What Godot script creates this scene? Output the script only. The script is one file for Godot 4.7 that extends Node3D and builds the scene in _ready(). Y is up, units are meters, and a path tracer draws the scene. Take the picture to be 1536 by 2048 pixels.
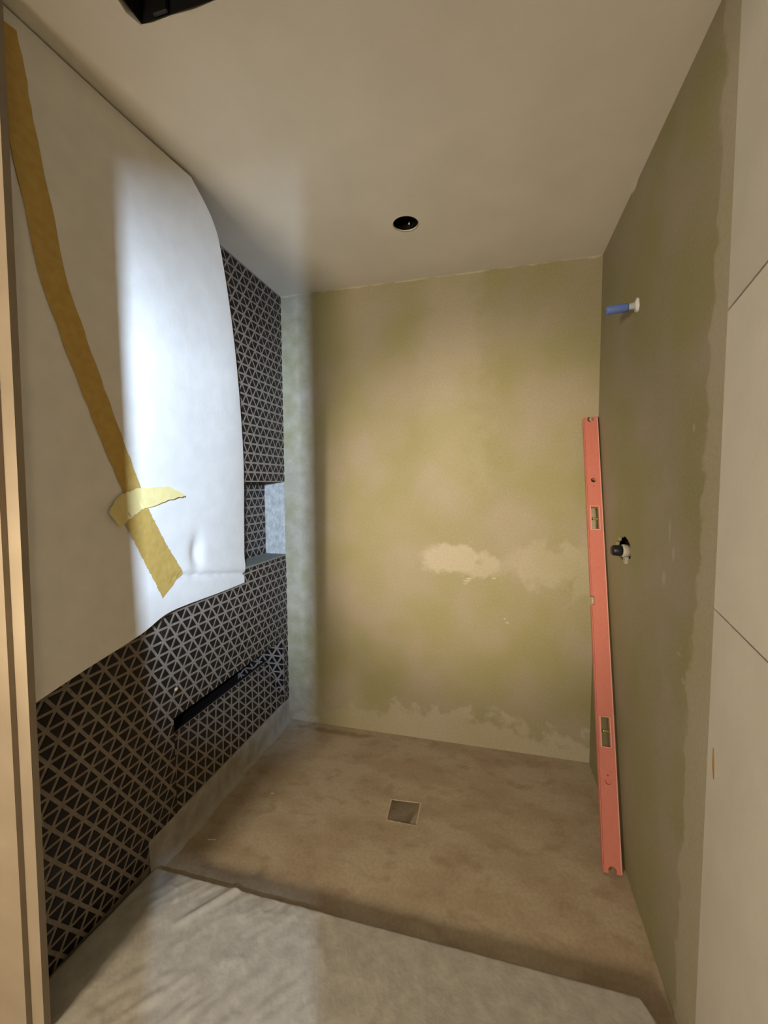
extends Node3D
# A walk-in shower under construction. Metres; x to the right along the far wall, y up, z towards the camera.
# The far wall is z = 0, the mosaic wall x = 0, the greenboard side wall x = W, the ceiling y = H.

const W := 1.641
const H := 2.44
var taken := {}

# ------------------------------------------------------------------ naming
func numbered(called: String) -> String:
	var n: int = taken.get(called, 0)
	taken[called] = n + 1
	return called if n == 0 else "%s_%03d" % [called, n]

func tag(o: Node, label: String, category: String, group := "") -> void:
	o.set_meta("label", label)
	o.set_meta("category", category)
	if group != "":
		o.set_meta("group", group)

func thing(called: String, at: Vector3, label: String, category: String, group := "") -> Node3D:
	var o := Node3D.new()
	o.name = numbered(called)
	o.position = at
	add_child(o)
	tag(o, label, category, group)
	return o

func put(called: String, mesh: Mesh, m: Material, parent: Node = null) -> MeshInstance3D:
	var o := MeshInstance3D.new()
	o.name = called if parent else numbered(called)
	o.mesh = mesh
	o.material_override = m
	o.cast_shadow = GeometryInstance3D.SHADOW_CASTING_SETTING_DOUBLE_SIDED
	if parent:
		parent.add_child(o, true)
	else:
		add_child(o)
	return o

func structure(called: String, mesh: Mesh, m: Material) -> MeshInstance3D:
	var o := put(called, mesh, m)
	o.set_meta("kind", "structure")
	return o

# ------------------------------------------------------------------ shapes
func start(smooth := false) -> SurfaceTool:
	var st := SurfaceTool.new()
	st.begin(Mesh.PRIMITIVE_TRIANGLES)
	st.set_smooth_group(0 if smooth else -1)
	return st

func done(st: SurfaceTool) -> ArrayMesh:
	st.generate_normals()
	return st.commit()

# a, b, c anticlockwise as seen from the front
func tri(st: SurfaceTool, a: Vector3, b: Vector3, c: Vector3, ua := Vector2.ZERO, ub := Vector2.ZERO, uc := Vector2.ZERO) -> void:
	st.set_uv(ua); st.add_vertex(a)
	st.set_uv(uc); st.add_vertex(c)
	st.set_uv(ub); st.add_vertex(b)

func quad(st: SurfaceTool, a: Vector3, b: Vector3, c: Vector3, d: Vector3, ua := Vector2(0, 1), ub := Vector2(1, 1), uc := Vector2(1, 0), ud := Vector2(0, 0)) -> void:
	tri(st, a, b, c, ua, ub, uc)
	tri(st, a, c, d, ua, uc, ud)

func box(st: SurfaceTool, lo: Vector3, hi: Vector3, bevel := 0.0, t := Transform3D.IDENTITY) -> void:
	var b: float = minf(bevel, 0.49 * minf(hi.x - lo.x, minf(hi.y - lo.y, hi.z - lo.z)))
	var mid := (lo + hi) / 2.0
	var half := (hi - lo) / 2.0
	for axis in 3:
		for s: float in [-1.0, 1.0]:
			var u := (axis + 1) % 3
			var v := (axis + 2) % 3
			var p: Array[Vector3] = []
			for k: Vector2 in [Vector2(-1, -1), Vector2(1, -1), Vector2(1, 1), Vector2(-1, 1)]:
				var q := mid
				q[axis] += s * half[axis]
				q[u] += k.x * (half[u] - b)
				q[v] += k.y * (half[v] - b)
				p.append(t * q)
			if s > 0:
				quad(st, p[0], p[1], p[2], p[3])
			else:
				quad(st, p[3], p[2], p[1], p[0])
	if b <= 0.0:
		return
	for axis in 3:   # the twelve chamfers
		var u := (axis + 1) % 3
		var v := (axis + 2) % 3
		for su: float in [-1.0, 1.0]:
			for sv: float in [-1.0, 1.0]:
				var p: Array[Vector3] = []
				for k: Array in [[-1.0, 0], [1.0, 0], [1.0, 1], [-1.0, 1]]:
					var q := mid
					q[axis] += float(k[0]) * (half[axis] - b)
					q[u] += su * (half[u] - (b if k[1] == 1 else 0.0))
					q[v] += sv * (half[v] - (0.0 if k[1] == 1 else b))
					p.append(t * q)
				if su * sv > 0:
					quad(st, p[0], p[3], p[2], p[1])
					quad(st, p[0], p[1], p[2], p[3])
				else:
					quad(st, p[0], p[1], p[2], p[3])
	for sx: float in [-1.0, 1.0]:   # the eight corners
		for sy: float in [-1.0, 1.0]:
			for sz: float in [-1.0, 1.0]:
				var s3 := Vector3(sx, sy, sz)
				var a := t * (mid + s3 * (half - Vector3(0, b, b)))
				var c := t * (mid + s3 * (half - Vector3(b, 0, b)))
				var d := t * (mid + s3 * (half - Vector3(b, b, 0)))
				if sx * sy * sz > 0:
					tri(st, a, c, d)
				else:
					tri(st, a, d, c)

func box_mesh(lo: Vector3, hi: Vector3, bevel := 0.0, t := Transform3D.IDENTITY) -> ArrayMesh:
	var st := start()
	box(st, lo, hi, bevel, t)
	return done(st)

# a profile of (radius, along) turned about the axis from "at" in direction "axis"
func lathe(profile: PackedVector2Array, at: Vector3, axis: Vector3, sides := 28, smooth := true, wobble := 0.0) -> ArrayMesh:
	var st := start(smooth)
	var w := axis.normalized()
	var u := w.cross(Vector3.UP if absf(w.y) < 0.9 else Vector3.RIGHT).normalized()
	var v := w.cross(u)
	for i in profile.size() - 1:
		for k in sides:
			var p: Array[Vector3] = []
			for e: Array in [[i, k], [i, k + 1], [i + 1, k + 1], [i + 1, k]]:
				var turn := TAU * float(int(e[1]) % sides) / sides
				var r: float = profile[e[0]].x * (1.0 + wobble * sin(turn * 3.0 + 0.7) + 0.5 * wobble * sin(turn * 7.0))
				p.append(at + w * profile[e[0]].y + (u * cos(turn) + v * sin(turn)) * r)
			quad(st, p[0], p[1], p[2], p[3])
	return done(st)

func tube(path: PackedVector3Array, radius: PackedFloat32Array, sides := 12) -> ArrayMesh:
	var st := start(true)
	var rings: Array[PackedVector3Array] = []
	for i in path.size():
		var w := (path[mini(i + 1, path.size() - 1)] - path[maxi(i - 1, 0)]).normalized()
		var u := w.cross(Vector3(0.3, 1, 0.2) if absf(w.y) < 0.9 else Vector3.RIGHT).normalized()
		var v := w.cross(u)
		var ring := PackedVector3Array()
		for k in sides:
			ring.append(path[i] + (u * cos(TAU * k / sides) + v * sin(TAU * k / sides)) * radius[i])
		rings.append(ring)
	for i in path.size() - 1:
		for k in sides:
			var n := (k + 1) % sides
			quad(st, rings[i][k], rings[i][n], rings[i + 1][n], rings[i + 1][k])
	for k in sides:
		var n := (k + 1) % sides
		tri(st, path[0], rings[0][n], rings[0][k])
		tri(st, path[-1], rings[-1][k], rings[-1][n])
	return done(st)

# A rectangle (u, v) with one hole in it, laid out by "place" (u, v, depth): front face, sides of the hole going back
func holed(st: SurfaceTool, place: Callable, rect: Rect2, hole: PackedVector2Array, depth: float, whole: Rect2, flip := false) -> void:
	var uv := func(p: Vector2) -> Vector2: return Vector2((p.x - whole.position.x) / whole.size.x, 1.0 - (p.y - whole.position.y) / whole.size.y)
	var n := hole.size()
	var top := 0
	var low := 0
	for i in n:
		if hole[i].y > hole[top].y:
			top = i
		if hole[i].y < hole[low].y:
			low = i
	var a := rect.position
	var e := rect.end
	for side in 2:   # the part on either side of the hole is a simple outline
		var outline := PackedVector2Array()
		if side == 0:
			outline.append_array([Vector2(hole[low].x, a.y), Vector2(e.x, a.y), e, Vector2(hole[top].x, e.y)])
			var i := top
			while true:
				outline.append(hole[i])
				if i == low:
					break
				i = (i - 1 + n) % n
		else:
			outline.append_array([Vector2(hole[top].x, e.y), Vector2(a.x, e.y), a, Vector2(hole[low].x, a.y)])
			var i := low
			while true:
				outline.append(hole[i])
				if i == top:
					break
				i = (i - 1 + n) % n
		var ids := Geometry2D.triangulate_polygon(outline)
		for t in range(0, ids.size(), 3):
			var p := outline[ids[t]]
			var q := outline[ids[t + 1]]
			var r := outline[ids[t + 2]]
			if ((q - p).cross(r - p) > 0.0) == flip:
				var s := q
				q = r
				r = s
			tri(st, place.call(p.x, p.y, 0.0), place.call(q.x, q.y, 0.0), place.call(r.x, r.y, 0.0), uv.call(p), uv.call(q), uv.call(r))
	for i in n:
		var p := hole[i]
		var q := hole[(i + 1) % n]
		var u: Vector2 = uv.call(p)
		var c: Array[Vector3] = [place.call(p.x, p.y, 0.0), place.call(q.x, q.y, 0.0), place.call(q.x, q.y, depth), place.call(p.x, p.y, depth)]
		if flip:
			quad(st, c[0], c[1], c[2], c[3], u, u, u, u)
		else:
			quad(st, c[3], c[2], c[1], c[0], u, u, u, u)

func round_hole(at: Vector2, r: Vector2, sides: int, rough := 0.0, rng: RandomNumberGenerator = null) -> PackedVector2Array:
	var out := PackedVector2Array()
	for k in sides:
		var f := 1.0 + (rng.randf_range(-rough, rough) if rng else 0.0)
		out.append(at + Vector2(cos(TAU * k / sides) * r.x, sin(TAU * k / sides) * r.y) * f)
	return out

# ------------------------------------------------------------------ materials
func plain(c: Color, rough := 0.7, spec := 0.4, metal := 0.0) -> StandardMaterial3D:
	var m := StandardMaterial3D.new()
	m.albedo_color = c
	m.roughness = rough
	m.metallic_specular = spec
	m.metallic = metal
	m.cull_mode = BaseMaterial3D.CULL_DISABLED
	return m

func noise_of(seed_: int, freq: float, octaves := 3) -> FastNoiseLite:
	var n := FastNoiseLite.new()
	n.seed = seed_
	n.noise_type = FastNoiseLite.TYPE_SIMPLEX_SMOOTH
	n.frequency = freq
	n.fractal_octaves = octaves
	return n

func mottled(a: Color, b: Color, freq: float, scale: float, seed_: int, rough := 0.7, bump := 0.0, spec := 0.4) -> StandardMaterial3D:
	var m := plain(Color.WHITE, rough, spec)
	var t := NoiseTexture2D.new()
	t.width = 512
	t.height = 512
	t.seamless = true
	t.noise = noise_of(seed_, freq, 5)
	var g := Gradient.new()
	g.set_color(0, a)
	g.set_color(1, b)
	t.color_ramp = g
	m.albedo_texture = t
	m.uv1_triplanar = true
	m.uv1_world_triplanar = true
	m.uv1_scale = Vector3.ONE * scale
	if bump > 0.0:
		var n := NoiseTexture2D.new()
		n.width = 512
		n.height = 512
		n.seamless = true
		n.as_normal_map = true
		n.bump_strength = bump
		n.noise = noise_of(seed_ + 7, freq * 3.0, 4)
		m.normal_enabled = true
		m.normal_texture = n
	return m

func printed(im: Image, rough := 0.62, spec := 0.35) -> StandardMaterial3D:
	var m := plain(Color.WHITE, rough, spec)
	im.generate_mipmaps()
	m.albedo_texture = ImageTexture.create_from_image(im)
	m.texture_repeat = false
	return m

func blob(p: Vector2, at: Vector2, r: Vector2, soft: float) -> float:   # 1 inside an ellipse, 0 outside
	return 1.0 - smoothstep(1.0 - soft, 1.0 + soft, ((p - at) / r).length())

# moisture-resistant green board with filler knifed over joints, screws and corners
func board_image(size: Vector2, per_metre: float, seed_: int, shade: float, marks: Callable) -> Image:
	var w := int(size.x * per_metre)
	var h := int(size.y * per_metre)
	var im := Image.create_empty(w, h, false, Image.FORMAT_RGB8)
	var big := noise_of(seed_, 2.2, 3)
	var edge := noise_of(seed_ + 1, 9.0, 4)
	var fine := noise_of(seed_ + 2, 70.0, 2)
	var green := Color(0.580, 0.558, 0.408)
	var tired := Color(0.620, 0.582, 0.500)
	var mud := Color(0.725, 0.690, 0.620)
	for j in h:
		for i in w:
			var p := Vector2((i + 0.5) / per_metre, size.y - (j + 0.5) / per_metre)
			var c := green.lerp(tired, clampf(0.5 + 1.0 * big.get_noise_2d(p.x, p.y), 0.0, 1.0))
			var e := edge.get_noise_2d(p.x, p.y)
			var got: Vector2 = marks.call(p, e)   # filler, paint of the ceiling
			c = c.lerp(mud, clampf(got.x, 0.0, 1.0))
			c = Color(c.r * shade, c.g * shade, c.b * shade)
			c = c.lerp(Color(0.80, 0.77, 0.69), clampf(got.y, 0.0, 1.0))
			var f := 1.0 + 0.035 * fine.get_noise_2d(p.x, p.y)
			im.set_pixel(i, j, Color(c.r * f, c.g * f, c.b * f))
	return im

func back_marks(p: Vector2, e: float) -> Vector2:
	var m := 0.0
	m = maxf(m, (0.45 + 0.5 * e) * (1.0 - smoothstep(0.16, 0.22, p.x + 0.03 * e)))  # corner filler, whitened further to stand in for the cool light strip
	m = maxf(m, 0.9 * blob(p + Vector2(e, e) * 0.03, Vector2(0.10, 0.012), Vector2(0.085, 0.045), 0.4))                                   # corner tape on the mosaic side
	m = maxf(m, 0.75 * blob(p + Vector2(e, e) * 0.05, Vector2(0.96, 1.0), Vector2(0.16, 0.085), 0.22))       # filler patch
	m = maxf(m, 0.60 * blob(p + Vector2(e, e) * 0.06, Vector2(1.08, 0.965), Vector2(0.13, 0.06), 0.35))
	m = maxf(m, 0.40 * blob(p + Vector2(e, e) * 0.09, Vector2(1.45, 0.985), Vector2(0.22, 0.10), 0.35))
	m = maxf(m, 0.35 * blob(p + Vector2(e, e) * 0.09, Vector2(1.60, 0.96), Vector2(0.10, 0.13), 0.35))
	m = maxf(m, 0.25 * smoothstep(0.72, 0.90, p.x + 0.05 * e) * (1.0 - smoothstep(1.02, 1.2, p.x + 0.1 * e)) * smoothstep(1.05, 1.5, p.y))
	var rise := 0.105 + 0.12 * e + 0.06 * smoothstep(0.45, 0.75, p.x) - 0.05 * smoothstep(1.25, 1.45, p.x)
	m = maxf(m, (0.25 + 0.30 * smoothstep(0.4, 0.8, p.x)) * (1.0 - smoothstep(rise - 0.03, rise + 0.03, p.y)))   # band along the floor
	for s: Vector3 in [Vector3(1.035, 0.888, 0.02), Vector3(1.045, 0.899, 0.018), Vector3(1.225, 0.70, 0.007), Vector3(1.24, 0.68, 0.008), Vector3(1.17, 0.907, 0.012)]:
		m = maxf(m, 1.0 * blob(p, Vector2(s.x, s.y), Vector2(s.z, 0.0035), 0.4))                          # bright nicks
	m = maxf(m, 0.6 * blob(p, Vector2(0.10, 1.46), Vector2(0.075, 0.05), 0.25) * smoothstep(1.455, 1.475, p.y - 0.2 * e * 0.1))
	var paint := 1.0 - smoothstep(0.002, 0.005, H - p.y + 0.012 * e)  # overlap of ceiling paint, dulled below to the tone of the under-lit ceiling
	return Vector2(m, 0.4 * paint)

func side_marks(p: Vector2, e: float) -> Vector2:   # p.x is the distance from the far wall
	var m := 0.0
	var from := 1.085 + 0.03 * e - 0.035 * (1.0 - smoothstep(0.9, 1.25, p.y)) + 0.015 * smoothstep(1.6, 2.0, p.y)
	m = maxf(m, 0.62 * smoothstep(from - 0.008, from + 0.008, p.x))
	for s: Vector4 in [Vector4(1.024, 1.524, 0.006, 0.010), Vector4(0.90, 1.262, 0.006, 0.03), Vector4(0.87, 1.12, 0.012, 0.02), Vector4(0.99, 0.948, 0.012, 0.005), Vector4(1.025, 0.89, 0.014, 0.006), Vector4(1.04, 0.878, 0.006, 0.01), Vector4(0.93, 1.20, 0.008, 0.02)]:
		m = maxf(m, 0.6 * blob(p, Vector2(s.x, s.y), Vector2(s.z, s.w), 0.5))
	m = maxf(m, 0.14 * blob(p + Vector2(e, e) * 0.2, Vector2(0.75, 0.5), Vector2(0.3, 0.35), 0.5))
	var paint := 0.8 * blob(p, Vector2(0.47, H), Vector2(0.03, 0.012), 0.4)
	return Vector2(m, paint)

func pan_image() -> Image:
	var per := 420.0
	var size := Vector2(W, 1.1)
	var im := Image.create_empty(int(size.x * per), int(size.y * per), false, Image.FORMAT_RGB8)
	var a := noise_of(41, 3.0, 4)
	var b := noise_of(42, 7.0, 4)
	var fine := noise_of(43, 60.0, 2)
	for j in im.get_height():
		for i in im.get_width():
			var x := (i + 0.5) / per
			var z := size.y - (j + 0.5) / per
			var c := Color(0.645, 0.580, 0.495)
			c = c.lerp(Color(0.685, 0.630, 0.550), clampf(0.5 + 1.5 * a.get_noise_2d(x * 0.8 + z, z * 1.3 - x * 0.6), 0.0, 1.0))
			c = c.lerp(Color(0.585, 0.515, 0.430), clampf(1.3 * b.get_noise_2d(x, z * 1.4) - 0.2, 0.0, 0.6))
			c = c.lerp(Color(0.53, 0.46, 0.37), 0.8 * blob(Vector2(x, z), Vector2(0.33 + 0.2 * b.get_noise_2d(z, x), 0.06), Vector2(0.16, 0.022), 0.6))
			var f := 1.0 + 0.05 * fine.get_noise_2d(x, z)
			im.set_pixel(i, j, Color(c.r * f, c.g * f, c.b * f))
	return im

# ------------------------------------------------------------------ the paper: a loose sheet, described by its four edges
func along(points: Array, t: float) -> Vector3:   # Catmull-Rom through the points, by length
	var n := points.size()
	var total := 0.0
	for i in n - 1:
		total += (points[i] as Vector3).distance_to(points[i + 1])
	var d := t * total
	for i in n - 1:
		var l := (points[i] as Vector3).distance_to(points[i + 1])
		if d <= l or i == n - 2:
			return (points[i] as Vector3).cubic_interpolate(points[i + 1], points[maxi(i - 1, 0)], points[mini(i + 2, n - 1)], clampf(d / l, 0.0, 1.0))
		d -= l
	return points[-1]

const BOTTOM := [Vector3(0.030, 0.931, 0.470), Vector3(0.050, 0.938, 0.683), Vector3(0.070, 0.949, 0.912), Vector3(0.080, 0.947, 1.027), Vector3(0.090, 0.919, 1.146), Vector3(0.105, 0.894, 1.348), Vector3(0.118, 0.872, 1.503)]
const RIGHT := [Vector3(0.030, 0.931, 0.470), Vector3(0.050, 1.230, 0.491), Vector3(0.075, 1.549, 0.522), Vector3(0.110, 1.958, 0.615), Vector3(0.145, 2.260, 0.735), Vector3(0.160, 2.363, 0.810), Vector3(0.172, 2.428, 0.935)]
const TOP := [Vector3(0.172, 2.428, 0.935), Vector3(0.150, 2.433, 1.150), Vector3(0.140, 2.434, 1.316), Vector3(0.130, 2.435, 1.503)]
const LEFT := [Vector3(0.118, 0.872, 1.503), Vector3(0.126, 1.600, 1.503), Vector3(0.130, 2.435, 1.503)]

func paper_at(u: float, v: float) -> Vector3:   # u from the far edge to the near edge, v upwards
	var b := along(BOTTOM, u)
	var t := along(TOP, u)
	var r := along(RIGHT, v)
	var l := along(LEFT, v)
	var p := b * (1 - v) + t * v + r * (1 - u) + l * u
	p -= BOTTOM[0] * (1 - u) * (1 - v) + BOTTOM[-1] * u * (1 - v) + TOP[0] * (1 - u) * v + TOP[-1] * u * v
	p.x += 0.030 * sin(PI * u) * sin(PI * v)                                        # it bellies out a little
	p.x += 0.004 * sin(9.0 * u + 5.0 * v) * sin(PI * u) * sin(PI * v)
	var crease := p.y - (0.979 + 0.19 * (p.z - 0.5))                                 # a fold along the lower edge
	var reach := smoothstep(1.06, 0.90, p.z)
	p.x -= 0.013 * reach * exp(-pow(crease / 0.008, 2.0))
	p.x += 0.006 * reach * exp(-pow((crease - 0.035) / 0.03, 2.0))
	p.x -= 0.016 * exp(-pow((p.z - 0.86) / 0.035, 2.0) - pow((p.y - 1.14) / 0.06, 2.0))
	return p

func on_paper(z: float, y: float, lift: float) -> Vector3:
	var u := 0.5
	var v := 0.5
	for k in 12:
		var p := paper_at(u, v)
		var du := (paper_at(u + 0.002, v) - p) / 0.002
		var dv := (paper_at(u, v + 0.002) - p) / 0.002
		var det := du.z * dv.y - dv.z * du.y
		if absf(det) < 1e-6:
			break
		u = clampf(u + ((z - p.z) * dv.y - dv.z * (y - p.y)) / det, 0.0, 0.999)
		v = clampf(v + (du.z * (y - p.y) - (z - p.z) * du.y) / det, 0.0, 0.999)
	var q := paper_at(u, v)
	q.x += lift
	return q

# tape: a centre line of (z, y, half width, lift), stuck on the paper
func tape(line: Array, cut: float, rng: RandomNumberGenerator) -> ArrayMesh:
	var st := start(true)
	var rows := 46
	var grid: Array = []
	for i in rows + 1:
		var t := float(i) / rows * (line.size() - 1)
		var k := mini(int(t), line.size() - 2)
		var a: Vector4 = line[k]
		var b: Vector4 = line[k + 1]
		var m := a.lerp(b, t - k)
		var d := Vector2(b.x - a.x, b.y - a.y).normalized()
		var n := Vector2(-d.y, d.x)
		var row: Array[Vector3] = []
		var rag := rng.randf_range(-0.002, 0.002)
		for j in 7:
			var s := (j - 3.0) / 3.0
			var off := n * (s * m.z + rag)
			if i == rows:
				off += d * cut * rng.randf_range(-1.0, 1.0)
			row.append(on_paper(m.x + off.x, m.y + off.y, 0.0022 + m.w))
		grid.append(row)
	for i in rows:
		for j in 6:
			quad(st, grid[i][j], grid[i][j + 1], grid[i + 1][j + 1], grid[i + 1][j])
	return done(st)

# ------------------------------------------------------------------ triangular mosaic
const SIDE := 0.0615
const ROW := 0.0467

func triangle_mesh(up: bool, inset: float) -> ArrayMesh:   # lies in the z-y plane, faces +x; origin at the middle of its base
	var s := 1.0 if up else -1.0
	var outer: Array[Vector2] = [Vector2(SIDE / 2, 0), Vector2(0, ROW * s), Vector2(-SIDE / 2, 0)]
	var mid := (outer[0] + outer[1] + outer[2]) / 3.0
	var radius := ROW / 3.0
	var st := start()
	var rings: Array = []
	for step: Vector2 in [Vector2(inset, 0.0), Vector2(inset, 0.0016), Vector2(inset + 0.0011, 0.0026)]:
		var ring: Array[Vector3] = []
		for p in outer:
			var q := mid + (p - mid) * (1.0 - step.x / radius)
			ring.append(Vector3(step.y, q.y, q.x))
		if not up:
			ring.reverse()
		rings.append(ring)
	for i in 2:
		for k in 3:
			var n := (k + 1) % 3
			quad(st, rings[i][k], rings[i][n], rings[i + 1][n], rings[i + 1][k])
	tri(st, rings[2][0], rings[2][1], rings[2][2])
	return done(st)

# ------------------------------------------------------------------ the scene
func _ready() -> void:
	var rng := RandomNumberGenerator.new()
	rng.seed = 20240511

	# camera
	var cam := Camera3D.new()
	cam.name = "camera"
	cam.keep_aspect = Camera3D.KEEP_HEIGHT
	cam.fov = 100.3966
	cam.near = 0.02
	cam.far = 50.0
	cam.rotation_order = EULER_ORDER_YXZ
	cam.rotation = Vector3(-0.0655, 0.2571, -0.0058)
	cam.position = Vector3(1.1774, 1.3925, 2.2300)
	add_child(cam)
	cam.current = true

	# a closed interior: no sky is seen
	var world := WorldEnvironment.new()
	world.name = "world"
	var env := Environment.new()
	env.background_mode = Environment.BG_COLOR
	env.background_color = Color(0.02, 0.02, 0.022)
	env.tonemap_mode = Environment.TONE_MAPPER_LINEAR
	env.tonemap_exposure = 1.04
	env.sdfgi_enabled = true
	env.ssao_enabled = true
	env.ssil_enabled = true
	world.environment = env
	add_child(world)

	# light: an added warm work lamp, unseen, beyond the doorway (a flood panel and a small spot), cool daylight through an added slot window
	var lamp_at := Vector3(-0.02, 1.38, 3.95)
	var lamp_energy := 8.8
	var spot_energy := 12.5
	var lamp_color := Color(1.0, 0.922, 0.80)
	var window_at := Vector3(1.43, 1.62, 2.79)
	var window_energy := 15.0
	var window_color := Color(0.79, 0.885, 1.0)

	# ---------------------------------------------------------------- materials
	var ceiling_paint := mottled(Color(0.83, 0.81, 0.765), Color(0.86, 0.84, 0.80), 0.006, 0.9, 3, 0.85, 0.25, 0.2)
	var white_wall := mottled(Color(0.80, 0.78, 0.74), Color(0.85, 0.83, 0.79), 0.01, 0.7, 5, 0.8)
	var grout := mottled(Color(0.490, 0.445, 0.400), Color(0.560, 0.515, 0.470), 0.03, 2.0, 9, 0.8, 1.0)
	var mortar := mottled(Color(0.60, 0.60, 0.585), Color(0.76, 0.755, 0.735), 0.02, 2.0, 11, 0.9, 2.0)
	var sill_stone := mottled(Color(0.44, 0.45, 0.42), Color(0.52, 0.53, 0.50), 0.02, 3.0, 13, 0.8)
	var membrane := mottled(Color(0.56, 0.54, 0.505), Color(0.69, 0.67, 0.635), 0.012, 2.0, 15, 0.6, 1.5)
	var concrete := mottled(Color(0.36, 0.32, 0.27), Color(0.46, 0.41, 0.35), 0.02, 1.5, 17, 0.9)
	var black := plain(Color(0.03, 0.03, 0.03), 0.6)

	# ---------------------------------------------------------------- the setting
	# floor: the waterproofed shower pan with the square drain hole, concrete beyond
	var drain_quad := PackedVector2Array([Vector2(0.871, 0.475), Vector2(0.874, 0.596), Vector2(0.756, 0.598), Vector2(0.748, 0.485)])
	drain_quad.reverse()
	var st := start()
	holed(st, func(u: float, v: float, d: float) -> Vector3: return Vector3(u, -d, v), Rect2(0, 0, W, 1.1), drain_quad, 0.012, Rect2(0, 0, W, 1.1))
	box(st, Vector3(-0.3, -0.2, -0.2), Vector3(W + 0.3, -0.014, 1.1))
	structure("floor", done(st), printed(pan_image(), 0.55, 0.3))
	structure("floor_bathroom", box_mesh(Vector3(-1.0, -0.2, 1.1), Vector3(W + 1.5, 0.0, 6.2)), concrete)

	# ceiling, with the hole of the recessed light and the cut-out of the vent
	st = start()
	var over := func(u: float, v: float, d: float) -> Vector3: return Vector3(u, H + d, v)
	var can_hole := round_hole(Vector2(0.812, 0.470), Vector2(0.0505, 0.0505), 40)
	var vent_hole := PackedVector2Array([Vector2(0.382, 1.358), Vector2(0.41, 1.353), Vector2(0.46, 1.356), Vector2(0.52, 1.351), Vector2(0.58, 1.357), Vector2(0.66, 1.353), Vector2(0.664, 1.45), Vector2(0.66, 1.60), Vector2(0.60, 1.604), Vector2(0.50, 1.60), Vector2(0.38, 1.602), Vector2(0.374, 1.52), Vector2(0.378, 1.43), Vector2(0.371, 1.39)])
	var all := Rect2(-1.0, -0.1, 4.2, 6.3)
	holed(st, over, Rect2(-1.0, -0.1, 4.2, 1.1), can_hole, 0.02, all, true)
	holed(st, over, Rect2(-1.0, 1.0, 4.2, 5.2), vent_hole, 0.02, all, true)
	box(st, Vector3(-1.0, H + 0.3, -0.1), Vector3(3.2, H + 0.36, 6.2))
	structure("ceiling", done(st), ceiling_paint)

	# far wall
	var board := board_image(Vector2(W, H), 400.0, 21, 0.955, back_marks)
	st = start()
	quad(st, Vector3(0, 0, 0), Vector3(W, 0, 0), Vector3(W, H, 0), Vector3(0, H, 0))
	box(st, Vector3(-0.3, -0.05, -0.15), Vector3(W + 0.2, H + 0.3, -0.0005))
	structure("wall_back", done(st), printed(board))

	# side wall with the rough opening of the valve
	var side := board_image(Vector2(1.24, H), 400.0, 31, 0.88, side_marks)  # same board as the far wall, toned darker to stand in for shade
	st = start()
	var rough := round_hole(Vector2(0.468, 1.146), Vector2(0.096, 0.047), 26, 0.09, rng)
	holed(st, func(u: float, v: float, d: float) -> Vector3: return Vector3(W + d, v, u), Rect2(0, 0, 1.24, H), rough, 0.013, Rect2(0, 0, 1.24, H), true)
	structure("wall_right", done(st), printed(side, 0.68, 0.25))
	st = start()
	box(st, Vector3(W + 0.12, -0.05, -0.15), Vector3(W + 0.2, H + 0.3, 1.24))
	box(st, Vector3(W + 0.0132, -0.05, 0.20), Vector3(W + 0.12, H + 0.3, 0.24))
	box(st, Vector3(W + 0.0132, -0.05, 0.62), Vector3(W + 0.12, H + 0.3, 0.66))
	structure("wall_right_framing", done(st), plain(Color(0.30, 0.23, 0.15), 0.9))

	tiled_wall(white_wall)
	mosaic_wall(grout, mortar, sill_stone)

	# fillet of waterproofing along the foot of the mosaic and a short flap of it in the far corner
	st = start(true)
	var steps := 26
	var prof := [Vector2(0.0015, 0.132), Vector2(0.0018, 0.09), Vector2(0.003, 0.05), Vector2(0.006, 0.022), Vector2(0.012, 0.009), Vector2(0.020, 0.003), Vector2(0.026, 0.0005)]
	var wave := noise_of(61, 6.0, 2)
	for i in steps:
		for k in prof.size() - 1:
			var p: Array[Vector3] = []
			for e: Array in [[i, k], [i, k + 1], [i + 1, k + 1], [i + 1, k]]:
				var z := 1.06 * float(e[0]) / steps
				var q: Vector2 = prof[e[1]]
				var f := 1.0 + (0.5 * wave.get_noise_1d(z) if int(e[1]) > 2 else 0.0)
				p.append(Vector3(q.x * f, q.y + 0.003 * wave.get_noise_1d(z * 3.0 + 4.0), z))
			quad(st, p[0], p[3], p[2], p[1])
	structure("trim_1", done(st), membrane)

	# stepped casing at the near end of the mosaic wall, slightly out of plumb
	var casing := mottled(Color(0.535, 0.485, 0.415), Color(0.575, 0.525, 0.455), 0.01, 1.0, 19, 0.6, 0.4)
	var lean := func(y: float) -> float: return 0.1279 + 0.0178 * y
	st = start()
	for part: Array in [[0.0, -0.040, 1.504, 1.520], [-0.038, -0.60, 1.496, 1.533]]:
		var z0: float = part[2]
		var z1: float = part[3]
		var a0: float = lean.call(0.0) + float(part[0])
		var a1: float = lean.call(H) + float(part[0])
		var b0: float = lean.call(0.0) + float(part[1])
		var b1: float = lean.call(H) + float(part[1])
		var q: Array[Vector3] = [Vector3(b0, 0, z1), Vector3(a0, 0, z1), Vector3(a1, H, z1), Vector3(b1, H, z1), Vector3(b0, 0, z0), Vector3(a0, 0, z0), Vector3(a1, H, z0), Vector3(b1, H, z0)]
		quad(st, q[0], q[1], q[2], q[3])
		quad(st, q[1], q[5], q[6], q[2])
		quad(st, q[5], q[4], q[7], q[6])
		quad(st, q[4], q[0], q[3], q[7])
	structure("trim_2", done(st), casing)

	# the rest of the bathroom and the room behind it
	structure("wall_left", box_mesh(Vector3(-1.0, 0, 1.52), Vector3(-0.9, H + 0.3, 6.2)), white_wall)
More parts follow.
